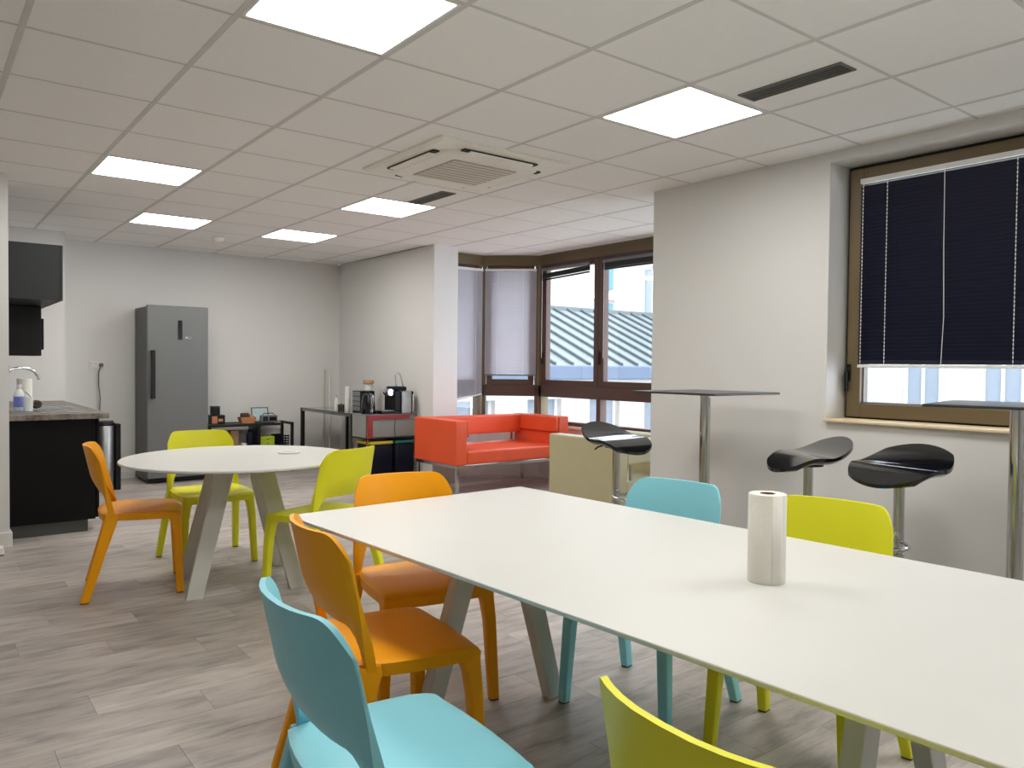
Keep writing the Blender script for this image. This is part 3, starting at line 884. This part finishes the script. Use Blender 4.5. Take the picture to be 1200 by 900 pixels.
# outlet with plug and cord
ol = thing('wall_socket', 'white double wall socket with a grey plug in it', 'socket', (1.56, YB-.001, 1.225))
box('plate', -.075, .075, -.010, 0, -.04, .04, 'white', ol, .003)
box('socket_face', -.062, -.008, -.014, -.010, -.027, .027, 'base', ol, .004)
lathe('socket_ring', [(0, 0), (.02, 0), (.02, .003), (.016, .003), (0, .001)], 'white', ol, loc=(-.035, -.0145, 0)).rotation_euler = (PI/2, 0, 0)
pg = thing('power_cord', 'grey power cord hanging from the wall socket behind the worktop', 'cord', (1.595, YB-.012, 1.225))
lathe('plug', [(0, 0), (.02, 0), (.021, .02), (.014, .045), (0, .045)], 'cable', pg).rotation_euler = (PI/2, 0, 0)
tube('cable', [(0, -.04, 0), (-.015, -.05, -.02), (-.03, -.045, -.08), (-.03, -.04, -.2), (-.015, -.035, -.35), (-.02, -.03, -.5), (-.035, -.03, -.62), (-.03, -.03, -.9), (-.02, -.035, -1.19)], .006, 'cable', pg, 8)
# bin
bn = thing('waste_bin', 'steel waste bin with a black rim and bag beside the kitchen units', 'bin', (1.495, 8.42, 0))
lathe('body', [(0, .0), (.09, 0), (.09, .63), (.085, .64), (.08, .63), (.08, .02), (0, .02)], 'steel', bn, 40)
lathe('rim', [(.07, .641), (.095, .641), (.10, .65), (.095, .66), (.07, .66), (.07, .641)], 'black', bn, 40)
box('hinge_spine', .091, .14, -.05, .06, .0, .65, 'black', bn, .006)
bm = bmesh.new()
loft(bm, [[((.075+.015*random.random())*math.cos(2*PI*k/16), (.075+.015*random.random())*math.sin(2*PI*k/16), z) for k in range(16)] for z in (.661, .68)])
finish('bin_bag', bm, 'foot', bn, True)

# ---- low black shelf by the fridge
ls = thing('low_shelf', 'low black two-tier metal shelf along the back wall beside the fridge', 'shelf', (3.11, 8.90, 0))
XL, XR, YD = -.53, .44, .17
box('top_board', XL+.03, .28, -YD, YD, .545, .565, 'blackm', ls, .003)
box('lower_board', XL+.03, .41, -YD+.01, YD, .285, .30, 'blackm', ls, .003)
for x in (XL, XR-.03):
    for y_ in (-YD, YD-.03): box('leg', x, x+.03, y_, y_+.03, 0, .575, 'blackm', ls, .002)
for y_ in (-YD, YD-.03): box('top_rail', XL+.03, XR-.03, y_+.002, y_+.028, .566, .575, 'blackm', ls, .002)
box('end_rail', XR-.028, XR-.002, -YD+.03, YD-.03, .545, .575, 'blackm', ls, .002)
box('divider', .02, .05, -YD+.01, YD-.01, .301, .5445, 'blackm', ls)
ZT, ZL = .576, .301
def simple(name, label, cat, x, y, z, rz=0, group=None): return thing(name, label, cat, (x, y, z), rz, group)
t = simple('coffee_canister', 'black canister stacked on a black box next to the fridge', 'canister', 2.69, 8.86, ZT+.101)
box('body', -.045, .04, -.045, .045, 0, .085, 'black', t, .006); box('lid', -.047, .042, -.047, .047, .086, .098, 'black', t, .004)
t = simple('storage_box', 'black box with an orange printed front next to the fridge', 'box', 2.705, 8.86, ZT)
box('body', -.075, .075, -.06, .06, 0, .10, 'black', t, .004); box('printed_front', -.07, -.01, -.062, -.0605, .01, .09, 'basket', t); box('printed_band', .0, .05, -.062, -.0605, .03, .06, 'wood', t)
t = simple('wicker_basket', 'small orange woven basket with dark packets on the low shelf', 'basket', 3.03, 8.82, ZT)
bm = bmesh.new(); loft(bm, [rrect(0, 0, 0, .15, .12, .3), rrect(0, 0, .07, .19, .15, .3), rrect(0, 0, .07, .17, .13, .3), rrect(0, 0, .01, .135, .105, .3)]); finish('basket_body', bm, 'basket', t)
box('packet', -.07, .02, -.03, .03, .03, .115, 'foot', t, .01); box('packet', .025, .07, -.03, .03, .02, .095, 'wood', t, .008)
t = simple('picture_frame', 'small grey framed picture leaning at the wall on the low shelf', 'picture', 3.235, 8.96, ZT)
o1 = boxes('frame', [(-.10, .10, -.008, .008, 0, .012), (-.10, .10, -.008, .008, .158, .17), (-.10, -.088, -.008, .008, .012, .158), (.088, .10, -.008, .008, .012, .158)], 'greym', t)
o2 = box('print', -.088, .088, -.003, .003, .012, .158, 'screen', t)
o2.location = o2.location
for o in (o1, o2):
    pass
t.rotation_euler = (math.radians(-10), 0, 0)
t = simple('radio', 'small grey radio with speaker grille on the low shelf', 'radio', 3.285, 8.83, ZT)
box('body', -.095, .095, -.04, .04, 0, .085, 'greym', t, .01); box('speaker_grille', -.08, -.02, -.043, -.0405, .015, .07, 'ventd', t); box('dial_panel', -.005, .08, -.043, -.0405, .02, .065, 'black', t)
bm = bmesh.new(); 
tube('handle', [(-.07, 0, .085), (-.05, 0, .105), (.05, 0, .105), (.07, 0, .085)], .005, 'black', t, 8)
t = simple('slim_tray', 'flat dark tray on the end of the low shelf beside the radio', 'tray', 3.40-.03, 8.96, ZT)
boxes('tray_body', [(-.05, .05, -.05, .05, 0, .006), (-.05, .05, -.05, -.045, .006, .014), (-.05, .05, .045, .05, .006, .014)], 'black', t)
box('paper_insert', -.04, .04, -.04, .04, .0065, .009, 'paper', t)
t = simple('lime_box', 'lime green drawer box on the lower tier of the black shelf', 'box', 3.255, 8.87, ZL)
box('body', -.085, .085, -.09, .09, 0, .115, 'limebox', t, .004)
for k in (-.04, .04):
    box('drawer_front', -.08, .08, -.094, -.0905, .0575+k-.012 if k > 0 else .008, .108 if k > 0 else .055, 'limebox', t, .002)
    lathe('knob', [(0, 0), (.006, 0), (.006, .008), (0, .008)], 'black', t, 12, (0, -.0945, .0575+k*.68)).rotation_euler = (PI/2, 0, 0)
t = simple('wire_basket', 'black slotted basket on the lower tier beside the lime box', 'basket', 3.445, 8.87, ZL)
box('basket_floor', -.085, .07, -.09, .09, 0, .006, 'black', t)
for k in range(4): box('side_band', -.085, .07, -.09, -.084, .02+k*.028, .036+k*.028, 'black', t)
for k in range(5): box('upright', -.085+k*.0365, -.076+k*.0365, -.083, -.079, .006, .125, 'black', t)
box('back_panel', -.085, .07, .084, .09, .006, .125, 'black', t)
t = simple('navy_flask', 'dark navy cylinder flask on the lower tier of the black shelf', 'flask', 3.06, 8.80, ZL)
lathe('body', [(0, 0), (.04, 0), (.042, .01), (.042, .15), (.03, .17), (0, .17)], 'navybag', t); lathe('cap', [(0, .17), (.028, .17), (.028, .20), (0, .20)], 'navybag', t)
t = simple('coffee_cup', 'small white cup on the lower tier of the black shelf', 'cup', 2.985, 8.79, ZL)
lathe('body', [(0, 0), (.022, 0), (.032, .05), (.029, .05), (.02, .006), (0, .006)], 'white', t)
tube('handle', [(.028, 0, .04), (.045, 0, .035), (.045, 0, .018), (.026, 0, .014)], .004, 'white', t, 8)
for k, (x, c) in enumerate(((2.68, 'foot'), (2.79, 'black'), (2.89, 'card'))):
    t = simple('carton', ['dark brown carton at the fridge end of the lower shelf tier', 'black carton between two brown cartons on the lower shelf tier', 'light brown carton beside the white cup on the lower shelf tier'][k], 'carton', x, 8.88, ZL, 0, 'cartons on the lower shelf tier')
    box('body', -.045, .045, -.07, .07, 0, .13+.03*k, c, t, .003); box('flap', -.045, .045, -.07, -.005, .1305+.03*k, .134+.03*k, c, t)

# ---- glass desk
gd = thing('glass_desk', 'dark glass desk with chrome frame along the wall in the coffee corner', 'desk', (3.98, 8.18, 0))
box('glass_top', -.30, .325, -.66, .67, .728, .738, 'tint', gd, .002)
for x in (-.30, .285):
    for y_ in (-.66, .63): box('leg', x, x+.04, y_, y_+.04, 0, .7275, 'steel' if y_ < 0 else 'blackm', gd, .002)
boxes('frame', [(-.295, -.265, -.62, .63, .70, .7275), (.29, .32, -.62, .63, .70, .7275), (-.26, .285, -.655, -.625, .70, .7275), (-.26, .285, .635, .665, .70, .7275)], 'steel', gd)
ZD = .7385
t = simple('pod_rack', 'black cube rack of small drawers on the glass desk', 'rack', 3.955, 7.76, ZD)
box('case', -.085, .085, -.10, .10, 0, .23, 'black', t, .004)
for k in range(4):
    for q in (-1, 1):
        dd = box('drawer', q*.041-.036, q*.041+.036, -.104, -.1005, .012+k*.054, .058+k*.054, 'blackm', t, .002)
    box('side_drawer', -.089, -.0855, -.09, .09, .012+k*.054, .058+k*.054, 'greym', t, .002)
t = simple('cup_stack', 'tall stack of white paper cups on the glass desk', 'cup stack', 3.86, 7.96, ZD)
for k in range(11):
    lathe('cup', [(0, 0), (.022, 0), (.031, .06), (.031, .063), (.028, .063), (.02, .004), (0, .004)], 'white', t, 20, (0, 0, k*.021))
t = simple('cork_jar', 'clear jar with a cork lid standing behind the black rack', 'jar', 4.13, 7.98, ZD)
lathe('jar_body', [(0, 0), (.05, 0), (.052, .01), (.052, .28), (.046, .30), (0, .30)], 'clear', t); lathe('cork_lid', [(0, .30), (.06, .30), (.062, .31), (.062, .34), (0, .345)], 'wood', t)
t = simple('sugar_dispenser', 'slim white sugar dispenser on the glass desk', 'dispenser', 3.84, 8.20, ZD)
lathe('body', [(0, 0), (.024, 0), (.026, .01), (.022, .10), (.012, .14), (0, .14)], 'white', t); lathe('tip', [(0, .14), (.008, .14), (.005, .17), (0, .17)], 'steel', t, 12)
t = simple('tea_caddy', 'small dark brown round tin on the glass desk', 'tin', 3.83, 8.06, ZD)
lathe('body', [(0, 0), (.035, 0), (.036, .004), (.036, .05), (0, .052)], 'foot', t); lathe('lid', [(0, .052), (.037, .052), (.037, .066), (.01, .068), (.01, .075), (0, .075)], 'foot', t)
# leaning rods in the corner
for k, (x, y_) in enumerate(((4.05, 9.02), (4.12, 8.98))):
    t = simple('curtain_rod', ['thin grey rod leaning in the corner behind the desk, farther from the side wall', 'thin pale rod leaning in the corner behind the desk, closer to the side wall'][k], 'rod', x, y_, 0, 0, 'rods leaning in the corner')
    top = (.07-.01*k, .115, 1.19) if k == 0 else (.06, .15, 1.2)
    tube('rod_tube', [(0, 0, .012), top], .010, 'grille' if k == 0 else 'white', t, 10)
    lathe('end_cap', [(0, 0), (.013, 0), (.013, .014), (0, .014)], 'greym', t, 16)

# ---- storage cart with coffee machine
cu = thing('storage_cart', 'steel-framed cart with a dark red upper bin under the coffee machine', 'cart', (3.98, 7.31, 0))
for x in (-.30, .29):
    for y_ in (-.17, .155): box('post', x, x+.015, y_, y_+.015, 0, .735, 'chrome', cu, .002)
box('top_shelf', -.30, .305, -.17, .17, .7355, .742, 'greym', cu, .002)
boxes('red_frame', [(-.284, .20, -.175, -.172, .695, .735), (-.284, -.235, -.175, -.172, .50, .694)], 'redbox', cu)
box('grey_panel', -.284, .289, -.150, -.140, .505, .735, 'greybox', cu)
box('side_panel', -.305, -.301, -.15, .15, .505, .735, 'greybox', cu)
box('middle_shelf', -.30, .305, -.17, .17, .488, .50, 'blackm', cu, .002)
box('bottom_shelf', -.30, .305, -.17, .17, .05, .06, 'blackm', cu, .002)
tube('hanging_cable', [(.03, -.155, .735), (.032, -.158, .65), (.028, -.157, .56), (.04, -.16, .501)], .003, 'black', cu, 6)
for k, (xa, xb, mm, lb) in enumerate(((-.265, .03, 'yellow', 'navy recycling bag with a yellow rim inside the steel cart'), (.04, .28, 'teal', 'navy recycling bag with a green rim inside the steel cart'))):
    t = thing('recycling_bag', lb, 'bag', (3.98+(xa+xb)/2, 7.31, .0605), 0, 'recycling bags in the cart')
    w = (xb-xa)
    bm = bmesh.new(); loft(bm, [rrect(0, 0, 0, w*.9, .26, .25), rrect(0, 0, .05, w, .3, .3), rrect(0, 0, .2, w*.98, .31, .3), rrect(0, 0, .36, w, .3, .3), rrect(0, 0, .37, w*.9, .26, .3)]); finish('bag_body', bm, 'navybag', t, True)
    bm = bmesh.new(); loft(bm, [rrect(0, 0, .371, w*1.0, .31, .25), rrect(0, 0, .40, w*1.0, .31, .25)]); finish('rim_band', bm, mm, t, True)

ZC = .7425
cm = thing('coffee_machine', 'black and silver capsule coffee machine with raised lever on the cart', 'coffee machine', (4.055, 7.30, ZC))
box('base', -.19, .03, -.12, .12, 0, .028, 'black', cm, .005)
box('body', -.02, .05, -.10, .13, .0285, .24, 'black', cm, .008)
box('silver_side', .051, .172, -.12, .13, .0, .235, 'steel', cm, .008)
box('water_tank', .174, .215, -.09, .11, 0, .235, 'black', cm, .008)
lathe('tank_column', [(0, 0), (.016, 0), (.016, .20), (0, .20)], 'chrome', cm, 16, (.195, -.107, .0))
hd = lathe('brew_head', [(0, -.055), (.036, -.055), (.04, -.045), (.04, .045), (.036, .055), (0, .055)], 'chrome', cm, 28, (-.055, -.02, .225)); hd.rotation_euler = (PI/2, 0, 0)
box('top_block', -.018, .13, -.09, .10, .241, .285, 'navybag', cm, .012)
tube('lever', [(.04, -.03, .285), (.02, -.03, .41), (.03, -.03, .425), (.075, -.03, .425), (.085, -.03, .41), (.12, -.03, .285)], .008, 'chrome', cm, 10)
box('cup_grid', -.17, -.03, -.10, .06, .0285, .036, 'steel', cm, .002)
kt = thing('kettle', 'black electric kettle with a chrome handle between rack and coffee machine', 'kettle', (3.775, 7.30, ZC))
lathe('kettle_body', [(0, 0), (.075, 0), (.076, .02), (.068, .12), (.055, .20), (.03, .215), (0, .218)], 'blackgl', kt)
tube('kettle_handle', [(.0, -.055, .20), (.0, -.105, .19), (.0, -.11, .12), (.0, -.074, .06)], .009, 'chrome', kt, 10)
lathe('lid_knob', [(0, .218), (.014, .218), (.012, .235), (0, .237)], 'black', kt, 16)

# ---- door stop block on the floor by the partition
dsb = thing('door_stop', 'small grey rubber-footed door stop on the floor by the partition', 'door stop', (.42, 5.98, 0))
bm = bmesh.new(); loft(bm, [rrect(0, 0, .010, .11, .10, .3), rrect(0, 0, .05, .10, .09, .3), rrect(0, 0, .055, .08, .07, .3)]); finish('block', bm, 'white', dsb)
bm = bmesh.new(); loft(bm, [rrect(0, 0, 0, .11, .10, .3), rrect(0, 0, .0098, .11, .10, .3)]); finish('rubber_foot', bm, 'greym', dsb)

# ================================================================== OUTSIDE
struct(box('ground', -10, 70, -20, 70, -9.2, -9, 'ground'))
# zinc-roofed wing beyond the bay
wg = thing('zinc_roof_house', 'pale house with a seamed zinc roof and blue-grey gutter beyond the bay', 'building', (15, 11.4, -9))
FX0, FX1 = -9.5, 14
wins = [(-9.0+k*1.62, -9.0+k*1.62+.86) for k in range(14)]
ZW0, ZW1 = 8.75, 9.62
# facade strips around the window openings
box('wall', FX0, FX1, 0, .4, 0, ZW0, 'stone', wg)
box('wall', FX0, FX1, 0, .4, ZW1, 9.9, 'stone', wg)
xs = FX0
for a, b in wins:
    box('pier', xs, a, 0, .4, ZW0, ZW1, 'stone', wg); xs = b
    wf = box('window', a, b, .16, .22, ZW0, ZW1, 'bpane', wg)
    for s_ in boxes('window_bars', [(a, a+.07, .12, .159, ZW0, ZW1), (b-.07, b, .12, .159, ZW0, ZW1), ((a+b)/2-.04, (a+b)/2+.04, .12, .159, ZW0, ZW1)], 'bframe', wg),: pass
box('pier', xs, FX1, 0, .4, ZW0, ZW1, 'stone', wg)
box('cornice', FX0, FX1, -.12, .4, 9.9, 10.0, 'stone', wg)
box('gutter', FX0, FX1, -.25, .3, 10.0, 10.28, 'gutter', wg, .03)
# roof: slopes up along +y
y0_, y1_, z0_, z1_ = -.1, 3.2, 10.28, 11.68
bm = bmesh.new()
loft(bm, [[(FX0, y0_, z0_), (FX0, y1_, z1_), (FX0, y1_, z1_-.15), (FX0, y0_, z0_-.15)], [(FX1, y0_, z0_), (FX1, y1_, z1_), (FX1, y1_, z1_-.15), (FX1, y0_, z0_-.15)]])
finish('roof', bm, 'zinc', wg)
seam = None
x = FX0+.2
while x < FX1:
    if seam is None:
        bm = bmesh.new()
        loft(bm, [[(-.03, y0_, z0_), (.03, y0_, z0_), (.03, y0_, z0_+.06), (-.03, y0_, z0_+.06)], [(-.03, y1_, z1_), (.03, y1_, z1_), (.03, y1_, z1_+.06), (-.03, y1_, z1_+.06)]])
        seam = finish('roof_seam', bm, 'zincs', wg); seam.location.x = x
    else:
        s_ = seam.copy(); C.objects.link(s_); s_.location.x = x
    x += .46
box('ridge', FX0, FX1, y1_-.05, y1_+.25, z1_-.1, z1_+.08, 'zinc', wg)
box('rear_block', FX0, FX1, .4, y1_+.2, 0, 10.1, 'stone', wg)
# tall glazed block farther off
tb = thing('glazed_block', 'tall pale block with teal glazing far behind the zinc roof', 'building', (38, 30, -9))
box('core', -9, 10, .3, 8, 0, 22, 'stone', tb)
for lv in range(8):
    for k in range(12):
        a = -8.7+k*1.55; z = 3.0+lv*2.3
        box('window', a, a+1.15, .2, .299, z, z+1.5, 'teal2', tb)
        if lv > 2: box('window_bar', a+.52, a+.62, .12, .199, z, z+1.5, 'bframe', tb)
for lv in range(8): box('ledge', -9, 10, 0, .3, 2.4+lv*2.3, 2.75+lv*2.3, 'bframe', tb)
# street facade opposite the single window
sf = thing('stone_house', 'pale stone street front with tall windows seen below the navy blind', 'building', (21, 9, -8.1))
nW = 12
box('wall', .25, 6, -12, 12, 0, 16, 'stone', sf)
for lv in range(5):
    box('floor_band', .1, .25, -12, 12, .9+lv*3.1, 1.1+lv*3.1, 'bframe', sf)
    for k in range(nW):
        y_ = -11.4+k*1.9; z = 1.2+lv*3.1
        if lv in (2, 3, 4):
            boxes('window_frame', [(.16, .249, y_, y_+.1, z+.3, z+2.5), (.16, .249, y_+.9, y_+1.0, z+.3, z+2.5), (.16, .249, y_+.46, y_+.54, z+.3, z+2.5), (.16, .249, y_+.1, y_+.9, z+2.4, z+2.5)], 'bframe', sf)
            box('window', .2, .2495, y_+.1, y_+.9, z+.3, z+2.4, 'bpane', sf)
